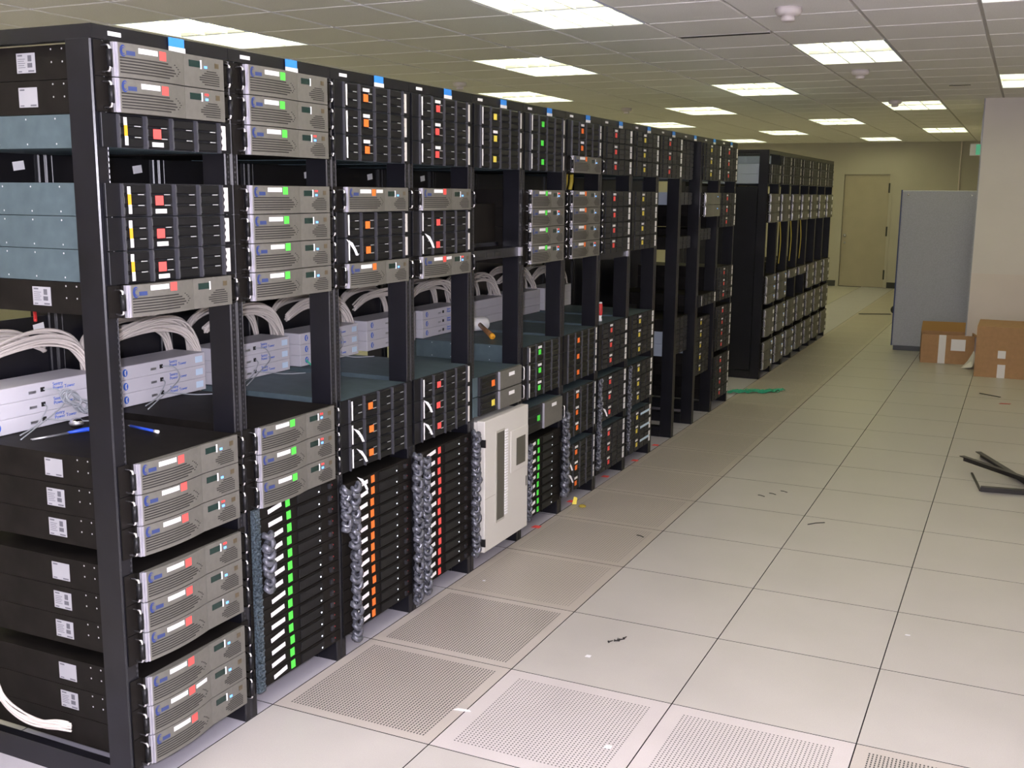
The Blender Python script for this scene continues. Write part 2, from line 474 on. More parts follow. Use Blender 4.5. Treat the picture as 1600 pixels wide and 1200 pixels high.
# ---- ceiling detectors and slots
def detector(x, y, label, s=1.0, kind=0):
    t = thing('smoke_detector', (x, y, H), label, 'smoke detector', 'ceiling detectors')
    t.scale = (s, s, s)
    put('base', cached('det_b', lambda: MB().lathe([(.07, 0), (.072, -.02), (.062, -.038), (.03, -.045)], 24).mesh('base', 'detector', True)), t)
    put('sensor_head', cached('det_h', lambda: MB().lathe([(.036, -.04), (.038, -.062), (.034, -.07), (.012, -.071)], 20).mesh('sensor_head', 'detector', True)), t)
detector(0.92, 3.40, 'white smoke detector in the tile bay beside the dark air slot')
detector(0.87, 6.55, 'white smoke detector just behind a bright three-tube light')
detector(0.82, 9.55, 'pale smoke detector overlapping a dimmer three-tube light', 0.95)
detector(-2.66, 6.30, 'small smoke detector just above the fourth rack of the long row', 0.9)
detector(-2.20, 9.6, 'small smoke detector just above the eighth rack of the long row', 0.9)
t = thing('air_slot', (CX + 3.5 * T, CY + 3 * T, H), 'dark linear air slot in the ceiling beside the large light', 'air vent')
put('slot_frame', MB().box(-T / 2 + .02, T / 2 + .0, -.028, .028, -.003, .010).mesh('slot_frame', 'grid_dark'), t)
put('slot_opening', MB().box(-T / 2 + .03, T / 2 - .01, -.018, .018, -.006, -.003).mesh('slot_opening', 'under'), t)
t = thing('air_slot', (1.53, 8.1, H), 'short dark ceiling slot beside the corner of the white wall', 'air vent')
put('slot_opening', MB().box(-.09, .09, -.012, .012, -.004, .004).mesh('slot_opening', 'under'), t)
t = thing('exit_sign', (1.56, 12.0, 2.23), 'small hanging green and white sign beside the white wall corner', 'sign')
put('sign_case', MB().box(-.09, .14, -.02, .02, 0, .145).mesh('sign_case', 'paper', bevel=.004), t)
put('sign_face', MB().box(-.02, .135, -.024, -.02, .01, .135).mesh('sign_face', 'exit_green'), t)
put('hanger', MB().tube([(.03, 0, .145), (.03, 0, H - 2.23)], .006, 6).mesh('hanger', 'tool_metal'), t)

# ================================================================== RACKS
LR = "from long row's doorless end"
L2 = "from row's doorless end"
def post_mesh(w, d=.085):
    def make():
        mb = MB()
        mb.box(-d, 0, 0, .004, 0, 2.10).box(-d, 0, w - .004, w, 0, 2.10)      # channel webs
        mb.box(-.004, 0, .004, w - .004, 0, 2.10)                              # front flange
        mb.box(-d, -d + .004, .004, w - .004, 0, 2.10)
        return mb.mesh('post', 'rack_black', bevel=.0016)
    return cached(('post', w, d), make)
def holes_mesh():
    def make():
        mb = MB()
        for n in range(0, 135):
            z = ZB + n * U / 3 + .004
            mb.box(-.0005, .0006, -.003, .003, z, z + .006)
        return mb.mesh('rail_holes', 'hole_steel')
    return cached('holes', make)
def make_rack(y, k, row, far=False, rear=True, first=False):
    where = f'{ORD[k]} {LR}' if row == 1 else f'{ORD[k]} rack of the short row beyond the gap'
    lab = f'open black four-post rack, {where}' if row == 1 else f'open black rack, {where}'
    t = thing('server_rack', (0, y, 0), lab, 'rack', 'racks in the long row' if row == 1 else 'racks in the short row')
    lw = .047 if first else .03
    l0 = -.006 if first else .0005
    put('post', post_mesh(lw), t, (0, l0, 0)); put('post', post_mesh(.0295), t, (0, W - .03, 0))
    put('post', post_mesh(.03), t, (-.78, .0005, 0)); put('post', post_mesh(.0295), t, (-.78, W - .03, 0))
    put('header_plate', cached('hdr', lambda: MB().box(-.02, .002, .001, W - .001, 2.10, 2.136).mesh('header_plate', 'rack_black')), t)
    put('top_rail', cached('tr', lambda: MB().box(-.865, -.02, .001, .03, 2.0975, 2.136).box(-.865, -.02, W - .03, W - .001, 2.10, 2.136).box(-.865, -.84, .03, W - .03, 2.10, 2.136).mesh('top_rail', 'rack_black')), t)
    for yy in (.0005, W - .03):
        put('base_rail', cached('br', lambda: MB().box(-.78, -.085, .0, .0295, 0.0, .075).mesh('base_rail', 'rack_black')), t, (0, yy, 0))
    if not far:
        for yy in (.035 if first else .016, W - .015):
            put('rail_holes', holes_mesh(), t, (0, yy, 0))
    if rear:
        put('rear_backing', cached(('rp1', k == 1, k > 9), lambda: MB().box(-.80, -.79, .031, W - .031, .95 if k < 10 else .09, 1.30 if k == 1 and row == 1 else 1.599).mesh('rear_backing', 'rack_black')), t)  # added black backing keeps the gaps dark, beyond the stickered rear bars
        put('rear_backing', cached('rp2', lambda: MB().box(-.80, -.79, .031, W - .031, 1.60, 2.09).mesh('rear_backing', 'rack_black')), t)
        if k <= 6:
            for yy, zz in ((.455, 1.262), (.42, 1.795)):
                put('rear_sticker', cached('rs', lambda: MB().box(0, .001, -.022, .022, -.014, .014).mesh('rear_sticker', 'paper')), t, (-.789, yy, zz), (R(8), 0, 0))
    if row == 1:
        put('rack_label', cached('rl', lambda: MB().box(.002, .0032, 0, .045, 0, .011).mesh('rack_label', 'paper')), t, (0, .055, 2.112))
        c = put('hanging_card', cached('hc', lambda: MB().box(.006, .0075, 0, .064, 0, .014).mesh('hanging_card', 'paper')), t, (.0, .27, 2.0975))
        put('card_head', cached('hc2', lambda: MB().box(.006, .0078, 0, .06, .014, .038).mesh('card_head', 'card_blue')), c)
    return t
ry = lambda k: B0 + W * (k - 1)          # k from 1
for k in range(1, 14): make_rack(ry(k), k, 1, far=k > 9, first=(k == 1))
Y2 = 7.33
for k in range(1, 8):
    rk = make_rack(Y2 + W * (k - 1), k, 2, far=True, rear=True)
    if k == 1: put('side_blackout', MB().box(-.775, -.09, .002, .012, .08, 1.80).mesh('side_blackout', 'rack_black'), rk)  # added black sheet, keeps the open rack side dark

# ------------------------------------------------------------------ silver server
HH = 2 * U - .001
SL, SR, SEAM = .05, .472, .306
def bx(y):
    t = (y - SL) / (SEAM - SL)
    if t <= 1: return .020 + .017 * math.sin(math.pi * (0.12 + 0.80 * max(t, 0)))
    return .024
def strip_mesh(name, m, y0, y1, z0, z1, n=1, off=0.0, back=None, h=None):
    mb = MB()
    for i in range(n):
        a, b = y0 + (y1 - y0) * i / n, y0 + (y1 - y0) * (i + 1) / n
        xa, xb = bx(a) + off, bx(b) + off
        ba, bb = (back, back) if back is not None else (xa - .0012, xb - .0012)
        k = len(mb.v)
        mb.v += [(ba, a, z0), (xa, a, z0), (xb, b, z0), (bb, b, z0), (ba, a, z1), (xa, a, z1), (xb, b, z1), (bb, b, z1)]
        mb.f += [[k + i_ for i_ in q] for q in ((3, 2, 1, 0), (4, 5, 6, 7), (1, 2, 6, 5), (3, 0, 4, 7))]
        if i == 0: mb.f.append([k, k + 1, k + 5, k + 4])
        if i == n - 1: mb.f.append([k + 2, k + 3, k + 7, k + 6])
    return mb
def slots_mesh(kind):
    mb = MB()
    if kind == 'L':
        ends = [.235, .25, .262, .268, .258, .24]
        for r_ in range(6):
            z = .012 + r_ * .0074
            s = strip_mesh('', '', .066, ends[5 - r_], z, z + .0036, 5, .0006); n = len(mb.v)
            mb.v += s.v; mb.f += [[i + n for i in f] for f in s.f]
        for i, (y, z) in enumerate(((.262, .05), (.27, .045), (.277, .04), (.283, .034), (.277, .028), (.27, .022))):
            mb.box(bx(y), bx(y) + .001, y, y + .004, z, z + .0022)
    else:
        for r_ in range(7):
            z = .010 + r_ * .0062
            ins = abs(r_ - 2.5) * .010
            mb.box(.0238, .0246, .365 + ins, .452 - max(0, r_ - 4) * .006, z, z + .003)
    return mb.mesh('vent_slots', 'slot_dark')
def logo_mesh():
    mb = MB()
    for rr, w in ((.0135, .0055), (.008, .004)):
        for i in range(10):
            a0, a1 = R(40 + 28 * i), R(40 + 28 * (i + 1))
            wa, wb_ = w * math.sin(math.pi * (i + .3) / 10.6), w * math.sin(math.pi * (i + 1.3) / 11.3)
            pts = []
            for a, w_ in ((a0, wa), (a1, wb_)):
                pts.append((.077 + (rr + w_ / 2) * math.cos(a) * .75, .068 + (rr + w_ / 2) * math.sin(a)))
                pts.append((.077 + (rr - w_ / 2) * math.cos(a) * .75, .068 + (rr - w_ / 2) * math.sin(a)))
            x = bx(.077) + .0012
            k = len(mb.v)
            mb.v += [(x, *pts[0]), (x, *pts[1]), (x, *pts[3]), (x, *pts[2])]
            mb.f.append([k, k + 1, k + 2, k + 3])
    return mb.mesh('logo', 'logo_blue')
def handle_meshes():
    hm = MB().tube(smooth_path([(.001, 0, .012), (.022, 0, .012), (.030, 0, .018), (.030, 0, HH / 2), (.030, 0, HH - .018), (.022, 0, HH - .012), (.001, 0, HH - .012)], 3), .0035, 8).mesh('handle', 'chrome', True)
    gm = MB().tube([(.030, 0, .022), (.030, 0, HH - .022)], .0075, 10).mesh('grip', 'plastic_black', True)
    return hm, gm
def spec_print(full):
    mb = MB()
    mb.box(0, .001, -.030, -.012, .018, .022)
    mb.box(0, .001, -.030, -.016, -.023, -.020); mb.box(0, .001, .008, .030, -.023, -.019)
    if full:
        for i in range(5): mb.box(0, .001, -.030, -.002 - .004 * (i % 2), .010 - i * .0055, .0115 - i * .0055)
        mb.lathe([(.011, 0), (.011, .001)], 12, (0, 0, 0)) if False else None
        mb.box(0, .001, .006, .024, -.012, .0); mb.box(0, .001, .008, .022, .004, .020)
    return mb.mesh('print', 'ink')
def side_sticker(t, full, zc):
    s = put('spec_sticker', cached('specs', lambda: MB().box(0, .0008, -.035, .035, -.026, .026).mesh('spec_sticker', 'paper_grey')), t, (-.285, .0422, zc), (0, 0, R(-90)))
    put('print', cached(('specp', full), lambda: spec_print(full)), s)
def rivets(t, m, y, zs, xs):
    def make():
        mb = MB()
        for z in zs:
            for x in xs:
                k = 6; n = len(mb.v)
                mb.v += [(x + .0028 * math.cos(2 * math.pi * j / k), -.0006, z + .0028 * math.sin(2 * math.pi * j / k)) for j in range(k)]
                mb.f.append([n + j for j in range(k)])
        return mb.mesh('rivets', 'rivet')
    o = put('rivets', cached(('riv', m), make), t, (0, y, 0)); o['kind'] = 'stuff'
def gear_label(desc, i, k, row):
    if row == 1: return f'{desc}, {ORD[i]} from top in {ORD[k]} rack {LR}'
    return f'{desc}, {ORD[i]} from top in {ORD[k]} rack of the short row'
def silver(y, n, colr, i, k, row=1, det=3, leds='b', extra=None, dx=0.0):
    cname = {'red': 'red', 'green': 'green', 'orange': 'orange', None: None}[colr]
    desc = f'silver server, {cname} sticker' if cname else 'silver-fronted server'
    t = thing('rack_server', (dx, y, zu(n)), gear_label(desc, i, k, row), 'server', f'silver servers in the {"long" if row == 1 else "short"} row')
    put('chassis', cached('s_ch', lambda: MB().box(-.68, .014, .0425, .4775, .0006, HH).box(.001, .004, .004, .0425, .001, HH).box(.001, .004, .4775, W - .006, .001, HH).mesh('chassis', 'chassis_black')), t)
    put('bezel', cached('s_bz', lambda: strip_mesh('', '', SL + .012, SEAM - .0006, .0012, HH - .0006, 14, 0, .012).mesh('bezel', 'bezel_silver')), t)
    put('bezel_trim', cached('s_bt', lambda: strip_mesh('', '', SL, SL + .0055, .0012, HH - .0006, 1, -.004, .006).mesh('bezel_trim', 'trim_silver')), t)
    if det > 1: put('bezel_trim', cached('s_bt2', lambda: strip_mesh('', '', SL + .0065, SL + .0115, .0012, HH - .0006, 1, 0, .006).mesh('bezel_trim', 'trim_silver')), t)
    put('control_panel', cached('s_cp', lambda: strip_mesh('', '', SEAM + .0006, SR, .0012, HH - .0006, 1, 0, .012).mesh('control_panel', 'bezel_silver')), t)
    if det > 1:
        put('vent_slots', cached('s_v1', lambda: slots_mesh('L')), t)
        put('vent_slots', cached('s_v2', lambda: slots_mesh('R')), t)
        put('logo', cached('s_lg', logo_mesh), t)
        put('logo_text', cached('s_lt', lambda: strip_mesh('', '', .087, .114, .058, .069, 2, .001).mesh('logo_text', 'logo_ink')), t)
        put('emblem', cached('s_em', lambda: MB().box(.0235, .025, .434, .451, .060, .074).mesh('emblem', 'emblem')), t)
        l = put('lcd', cached('s_lc', lambda: MB().box(.0235, .0255, .327, .372, .056, .074).mesh('lcd', 'lcd')), t)
        put('lcd_edge', cached('s_le', lambda: MB().box(.0235, .0262, .373, .3775, .053, .077).mesh('lcd_edge', 'paper')), l)
    off = random.uniform(-.006, .006); oz = random.uniform(-.003, .003)
    if cname:
        put('name_label', cached('s_nl', lambda: strip_mesh('', '', .128, .196, .068, .0815, 4, .0009).mesh('name_label', 'paper')), t, (0, off, oz))
        put('sticker', cached(('s_st', colr), lambda: strip_mesh('', '', .203, .229, .060, .0835, 2, .0012).mesh('sticker', colr)), t, (0, off, oz * 1.5))
        if extra: put('name_label', cached('s_nl2', lambda: strip_mesh('', '', .236, .29, .068, .08, 4, .0009).mesh('name_label', 'paper')), t, (0, off, 0))
    if 'b' in leds: put('power_led', cached('s_lb', lambda: MB().box(.0238, .0262, .390, .400, .056, .0625).mesh('power_led', 'led_blue')), t)
    if 'r' in leds: put('fault_led', cached('s_lr', lambda: MB().box(.0238, .0262, .388, .402, .070, .0755).mesh('fault_led', 'led_red')), t)
    if row == 2: put('glint_patch', cached('s_bt3', lambda: MB().box(.0238, .0262, .405, .452, .026, .062).mesh('glint_patch', 'paper')), t, (0, random.uniform(-.02, .01), random.uniform(-.008, .008)))  # white patch added for the glints of the chrome handles
    hm, gm = cached('s_hd', handle_meshes)
    for yy in ((.028, W - .032) if det > 1 else (.028,)):
        h_ = put('handle', hm, t, (.002, yy, 0))
        if det > 1: put('grip', gm, h_)
    return t

# ------------------------------------------------------------------ drive-bay server
def drive_face(det):
    mb = MB().box(.0, .006, .062, .458, .001, HH)
    return mb.mesh('faceplate', 'drive_grey' if det > 1 else 'drive_black')
def drives(y, n, colr, i, k, row=1, det=3, tape=False, label=True, strip=True, dx=0.0, front='drive', rtape=True, glow=False):
    desc = f'black drive server, {colr} sticker' if colr else 'black drive server'
    t = thing('drive_server', (dx, y, zu(n)), gear_label(desc, i, k, row), 'server', f'drive-bay servers in the {"long" if row == 1 else "short"} row')
    cm_ = 'steel' if row == 1 and k < 10 else ('steel_lit' if n >= 33 or 10 <= n <= 13 else 'chassis_black')  # far racks: flash-lit steel sides painted paler in some slots
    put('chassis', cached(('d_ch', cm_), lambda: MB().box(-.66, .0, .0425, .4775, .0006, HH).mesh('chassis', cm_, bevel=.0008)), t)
    if dx == 0: put('ear', cached('d_e1', lambda: MB().box(.0008, .010, .010, .061, .001, HH).mesh('ear', 'plastic_black', bevel=.001)), t)
    if dx == 0: put('ear', cached('d_e2', lambda: MB().box(.0008, .010, .459, W - .010, .001, HH).mesh('ear', 'plastic_black', bevel=.001)), t)
    put('faceplate', cached(('d_fp', det > 1), lambda: drive_face(det)), t)
    if det > 1:
        cm = cached('d_cr', lambda: MB().box(.005, .0155, .0, .084, .0, .0255).mesh('drive_carrier', 'drive_black', bevel=.0035))
        for c in range(4):
            for r_ in range(3):
                put('drive_carrier', cm, t, (0, .066 + c * .0985, .003 + r_ * .0288))
        dm = cached('d_dv', lambda: MB().box(.005, .0175, -.0026, .0026, .001, HH - .001).mesh('divider', 'divider_grey'))
        for c in range(5): put('divider', dm, t, (0, .0635 + c * .0983, 0))
        if det > 2:
            lm = cached('d_lm', lambda: MB().box(.0155, .0168, -.011, .011, -.0012, .0012).mesh('latch', 'rivet'))
            for c in range(4):
                for r_ in range(1, 3): put('latch', lm, t, (0, .066 + c * .0985 + .062, .0012 + r_ * .0288))
    else:
        put('drive_bays', cached('d_db', lambda: [mb.box(.005, .0155, .066 + c * .0985, .15 + c * .0985, .003 + r_ * .0288, .0285 + r_ * .0288) for mb in [MB()] for c in range(4) for r_ in range(3)][-1].mesh('drive_bays', 'drive_grey')), t)
    if colr:
        put('sticker', cached(('d_st', colr), lambda: MB().box(.0158, .0172, .185, .214, .030, .056).mesh('sticker', colr)), t, (0, random.uniform(-.004, .004), random.uniform(-.003, .003)))
        if label: put('name_label', cached('d_nl', lambda: MB().box(.0158, .017, .18, .222, .0, .012).mesh('name_label', 'paper')), t, (0, 0, .064 if row == 1 and k != 1 else .008))
    if strip and not tape and dx == 0:
        put('pull_strip', cached('d_ps', lambda: MB().poly([(.0176, .074, .010), (.0176, .0815, .009), (.0178, .0805, .035), (.0178, .082, .06), (.0176, .081, .081), (.0176, .073, .080), (.0178, .0735, .05)], (.0012, 0, 0)).mesh('pull_strip', 'paper')), t, (0, -.002, 0))
    if rtape and dx == 0:
        if k >= 7 or row == 2: put('tape_strip', cached('d_ts2', lambda: MB().box(.010, .0115, .464, .492, .050, .082).box(.010, .0115, .464, .492, .012, .046).mesh('tape_strip', 'paper')), t)
        else: put('tape_strip', cached('d_ts', lambda: MB().poly([(.0115, .466, .010), (.0115, .486, .010), (.0115, .486, .080), (.0115, .466, .080), (.0115, .472, .064), (.0115, .466, .056), (.0115, .473, .045), (.0115, .466, .034), (.0115, .472, .024)], (.0014, 0, 0)).mesh('tape_strip', 'tape_clear')), t)
    if tape:
        for m_, z0, z1, yy in (('paper', .060, .080, 0), ('amber', .032, .060, .001), ('paper', .008, .032, .002)):
            put('tape', cached(('d_tp', m_, z0), lambda: MB().box(.0175, .0185, .078, .089, z0, z1).mesh('tape', m_)), t, (0, yy, 0))
    if glow: put('display_bar', cached('d_gl', lambda: MB().box(.0158, .0172, .27, .45, .045, .060).mesh('display_bar', 'pale_blue')), t)
    if k in (1, 6) and row == 1:
        rivets(t, 'steel', .0424, (.012, .078), (-.08, -.19, -.3, -.41, -.52))
    return t

# ------------------------------------------------------------------ thin blade server
def blade(y, n, colr, i, k, det=2):
    t = thing('blade_server', (0, y, zu(n)), gear_label(f'thin server, {colr} tab', i, k, 1), 'server', f'thin servers at the bottom of the long row')
    h = U - .0012
    put('chassis', cached('b_ch', lambda: MB().box(-.62, .0012, .0425, .4775, .0006, h).box(.0012, .006, .012, W - .012, .0008, h - .0004).mesh('chassis', 'chassis_black', bevel=.0006)), t)
    put('drive_tray', cached('b_dt', lambda: MB().box(.006, .011, .265, .40, .006, h - .006).mesh('drive_tray', 'drive_black', bevel=.001)), t)
    if det > 1:
        put('latch', cached('b_lt', lambda: MB().box(.006, .014, .445, .462, .012, .03).mesh('latch', 'drive_grey', bevel=.001)), t)
    put('name_tag', cached('b_tg', lambda: MB().box(.0065, .0085, 0, .072, 0, .0155).mesh('name_tag', 'paper', bevel=.0006)), t, (.002, .108 + random.uniform(-.006, .006), .010), (R(random.uniform(4, 9)), 0, 0))
    put('tab_sticker', cached(('b_st', colr), lambda: MB().box(.0064, .008, 0, .022, 0, .028).mesh('tab_sticker', colr)), t, (.001, .205 + random.uniform(-.004, .004), .009), (R(2), 0, 0))
    put('power_led', cached('b_ld', lambda: MB().box(.011, .0125, .384, .389, .014, .019).mesh('power_led', 'led_white')), t)
    if det > 1: put('fault_led', cached('b_lr', lambda: MB().box(.006, .0078, .47, .474, .018, .022).mesh('fault_led', 'cable_red')), t)
    return t

# ------------------------------------------------------------------ half-and-half server
def half_server(y, n, h, colr, i, k, leds=''):
    desc = f'half-black half-silver server, {colr} sticker'
    t = thing('tape_server', (0, y, zu(n)), f'{desc}, {ORD[k]} rack {LR}', 'server')
    hh = h * U - .001
    put('chassis', MB().box(-.62, .002, .0425, .4775, .0006, hh).box(.001, .005, .012, W - .012, .001, hh).mesh('chassis', 'steel'), t)
    put('faceplate', MB().box(.005, .018, .055, .24, .0015, hh - .001).mesh('faceplate', 'drive_grey', bevel=.001), t)
    for q in range(3):
        put('drive_carrier', MB().box(.018, .024, .062, .205, .006 + q * (hh - .008) / 3, .006 + (q + .8) * (hh - .008) / 3).mesh('drive_carrier', 'drive_black', bevel=.002), t)
    put('control_panel', MB().box(.005, .026, .243, .482, .0015, hh - .001).mesh('control_panel', 'bezel_silver', bevel=.0015), t)
    put('trim', MB().box(.006, .028, .2405, .2435, .0015, hh - .001).mesh('trim', 'trim_silver'), t)
    put('sticker', MB().box(.0242, .026, .16, .19, hh / 2 - .012, hh / 2 + .016).mesh('sticker', colr), t)
    put('name_label', MB().box(.0262, .0272, .34, .40, hh - .035, hh - .018).mesh('name_label', 'paper'), t)
    put('handle', cached('s_hd', handle_meshes)[0], t, (.004, W - .028, 0))

# ------------------------------------------------------------------ rack contents
def stack(k, items, row=1, det=3, base=None):
    """items from top down: (kind, top_n, count, colour, options)"""
    y = (ry(k) if row == 1 else Y2 + W * (k - 1)) if base is None else base
    i = 0
    for kind, top, cnt, colr, opt in items:
        n = top
        for c in range(cnt):
            i += 1
            if kind == 's':
                n -= 2
                leds = opt.get('leds', ['b'])[c % len(opt.get('leds', ['b']))]
                t = silver(y, n, colr, i, k, row, opt.get('det', det), leds, extra=c in opt.get('extra', ()), dx=opt.get('dx', 0))
                if k == 1 and row == 1 and n == 0: pass
                elif k == 1 and row == 1: side_sticker(t, (i % 3) != 2, HH * .52); rivets(t, 'black', .0424, (.045, .078), (-.10, -.15, -.19))
            elif kind == 'd':
                n -= 2
                o = dict(opt); o.setdefault('det', det)
                if 'lb' in o: o['label'] = c in o.pop('lb')
                drives(y, n, colr, i, k, row, **o)
            elif kind == 'b':
                n -= 1
                blade(y, n, colr, i, k, opt.get('det', 2))
    return i
stack(1, [('s', 45, 2, 'red', dict(leds=['b', 'br'])), ('d', 41, 1, 'red', dict(tape=True)), ('d', 37, 3, 'red', dict(tape=True)), ('s', 31, 1, 'red', dict(leds=[''])),
          ('s', 20, 3, 'red', dict(leds=['b', 'b', 'br'])), ('s', 13, 3, 'red', dict(leds=['br', 'b', 'b'])), ('s', 6, 3, 'red', dict(leds=['b'], extra=(1,)))])
stack(2, [('s', 45, 3, 'green', dict(leds=['', '', 'br'])), ('s', 37, 4, 'green', dict(leds=['br', 'b', 'b', 'b'])), ('s', 20, 3, 'green', dict(leds=['br'])), ('b', 14, 14, 'green', {})])
stack(3, [('d', 45, 3, 'orange', dict(rtape=True)), ('s', 37, 1, 'orange', dict(extra=(0,))), ('d', 35, 2, 'orange', dict(label=False)), ('s', 31, 1, 'orange', {}),
          ('d', 20, 3, 'orange', dict(label=False, rtape=False)), ('b', 13, 13, 'orange', {})])
stack(4, [('d', 45, 3, 'red', {}), ('s', 37, 1, 'red', {}), ('d', 35, 2, 'red', dict(label=False)), ('s', 31, 1, 'red', dict(leds=['br'], extra=(0,))),
          ('d', 20, 3, 'red', dict(label=False)), ('b', 13, 13, 'red', {})])
stack(5, [('d', 45, 3, 'yellow', dict(lb=(1,)))], det=2)
half_server(ry(5), 16.35, 2, 'orange', 4, 5)
half_server(ry(5), 14.3, 2, 'yellow', 5, 5)
stack(6, [('d', 45, 3, 'green', dict(label=False)), ('s', 37, 4, 'green', dict(leds=['br'], extra=(0, 1, 3))), ('d', 20, 3, 'green', dict(rtape=False)), ('b', 9, 9, 'green', dict(det=1))], det=2)
half_server(ry(6), 10, 3, 'green', 11, 6)
stack(7, [('d', 45, 2, 'orange', dict(strip=False)), ('s', 41, 1, 'orange', {}), ('s', 37, 4, 'orange', dict(leds=['b', 'b', 'b', 'br'])), ('d', 20, 3, 'orange', dict(label=False, strip=False)), ('d', 13, 3, 'orange', dict(strip=False)), ('d', 6, 3, 'orange', dict(strip=False))], det=2)
stack(8, [('d', 45, 3, 'red', dict(strip=False)), ('d', 37, 4, 'red', dict(strip=False)), ('d', 20, 3, 'red', dict(strip=False)), ('d', 13, 3, 'red', dict(strip=False)), ('d', 6, 3, 'red', dict(strip=False))], det=1)
stack(9, [('d', 45, 3, 'yellow', dict(strip=False)), ('d', 37, 4, 'yellow', dict(strip=False)), ('d', 20, 3, 'yellow', dict(strip=False)), ('d', 13, 3, 'yellow', dict(strip=False)), ('d', 6, 3, 'yellow', dict(strip=False, glow=True))], det=1)
stack(10, [('d', 45, 3, 'red', dict(strip=False))], det=1)
stack(11, [('d', 45, 3, None, dict(dx=-.06)), ('d', 37, 1, None, dict(dx=-.06)), ('d', 30, 1, None, dict(dx=-.06)), ('d', 17, 3, None, dict(dx=-.06))], det=1)
stack(12, [('d', 45, 3, 'yellow', dict(strip=False)), ('s', 37, 2, None, {}), ('d', 31, 1, None, dict(dx=-.05)), ('d', 20, 1, None, {}), ('d', 16, 5, 'yellow', dict(dx=-.03))], det=1)
stack(13, [('d', 45, 3, 'red', dict(strip=False)), ('d', 37, 3, 'red', dict(strip=False)), ('d', 24, 3, 'red', dict(strip=False)), ('d', 17, 4, 'red', dict(strip=False)), ('d', 8, 4, 'red', dict(strip=False))], det=1)
for k in range(1, 8):
    stack(k, [('d', 43 if k == 1 else 45, 2 if k == 1 else 3, None, dict(strip=True)), ('s', 37, 3, None, dict(leds=[''])), ('s', 20, 3 if k not in (3, 4) else 1, None, dict(leds=['b'] if k < 3 else [''])),  # pull strips added here as white marks for the row's glints
              ('s', 13, 3, None, dict(leds=['b'] if k in (2,) else [''])), ('s', 6, 3, None, dict(leds=['b'] if k < 4 else ['']))], row=2, det=1)

# ---- blanking bar and cable managers
t = thing('blank_bar', (0, ry(5), zu(30)), 'slim black one-unit bar across the otherwise empty middle of the fifth rack', 'panel')
put('bar_face', MB().box(.001, .006, .01, W - .01, .001, U - .001).mesh('bar_face', 'drive_grey'), t)
put('bar_slots', MB().box(.006, .0075, .06, .12, .012, .03).box(.006, .0075, .14, .2, .012, .03).box(.006, .0075, .22, .28, .012, .03).mesh('bar_slots', 'under'), t)
put('bar_bracket', MB().box(.001, .02, W - .05, W - .03, .002, U - .002).mesh('bar_bracket', 'trim_silver'), t)
t = thing('blank_bar', (0, ry(8), zu(28.3)), 'slim dark one-unit bar under the red-stickered servers of the eighth rack', 'panel')
put('bar_face', MB().box(.001, .006, .01, W - .01, .001, U * .8).mesh('bar_face', 'drive_grey'), t)
put('bar_bracket', MB().box(.001, .02, W - .07, W - .05, .002, U * .8).mesh('bar_bracket', 'trim_silver'), t)
t = thing('black_enclosure', (0, ry(5), zu(31)), 'deep plain black box filling the upper middle of the fifth rack', 'enclosure')
put('shell', MB().box(-.6, -.12, .045, .475, .002, zu(35.5) - zu(31)).mesh('shell', 'chassis_black', bevel=.002), t)
put('shell_lip', MB().box(-.12, -.105, .04, .48, .002, .02).mesh('shell_lip', 'rack_black'), t)
# speckled cable strip beside the green-tabbed servers
t = thing('cable_comb', (0, ry(2), zu(0)), 'tall speckled grey cable strip beside the green-tabbed thin servers', 'cable strip')
put('comb_back', MB().box(.0075, .02, .020, .052, .0, 14 * U).mesh('comb_back', 'speckled'), t)
put('comb_teeth', [mb.box(.02, .028, .022 + .012 * (q % 2), .034 + .012 * (q % 2), .006 + q * .0125, .012 + q * .0125) for mb in [MB()] for q in range(49)][-1].mesh('comb_teeth', 'speckled'), t)

# ---- tape library in rack five
y5 = ry(5)
t = thing('tape_library', (0, y5, 0), 'beige tape library cabinet with tall black window and small screen', 'tape library')
put('cabinet', MB().box(-.55, .004, .05, .472, .085, .695).mesh('cabinet', 'library_white', bevel=.002), t)
dr = put('door', MB().box(.006, .047, .047, .519, .082, .702).mesh('door', 'library_white', bevel=.003), t)
put('window', MB().box(.047, .049, .168, .248, .205, .625).mesh('window', 'library_screen'), dr)
put('window_frame', MB().box(.047, .0505, .158, .168, .195, .635).box(.047, .0495, .168, .25, .195, .205).box(.047, .0495, .168, .25, .625, .635).mesh('window_frame', 'library_grey'), dr)
put('vent_strip', [mb.box(.047, .0505, .256, .285, .212 + q * .0135, .220 + q * .0135) for mb in [MB()] for q in range(31)][-1].mesh('vent_strip', 'paper'), dr)
sp = put('screen_panel', MB().box(.047, .052, .315, .510, .40, .605).mesh('screen_panel', 'library_white', bevel=.002), dr)
put('screen', MB().box(.052, .0535, .375, .475, .425, .56).mesh('screen', 'library_screen'), sp)
put('door_slot', MB().box(.047, .0485, .497, .505, .295, .345).mesh('door_slot', 'port_black'), dr)
put('seam', MB().box(.047, .0476, .049, .155, .335, .3375).mesh('seam', 'library_grey'), dr)
for z in (.13, .60): put('hinge', MB().box(.018, .052, .0425, .05, z - .018, z + .018).mesh('hinge', 'port_black'), dr)

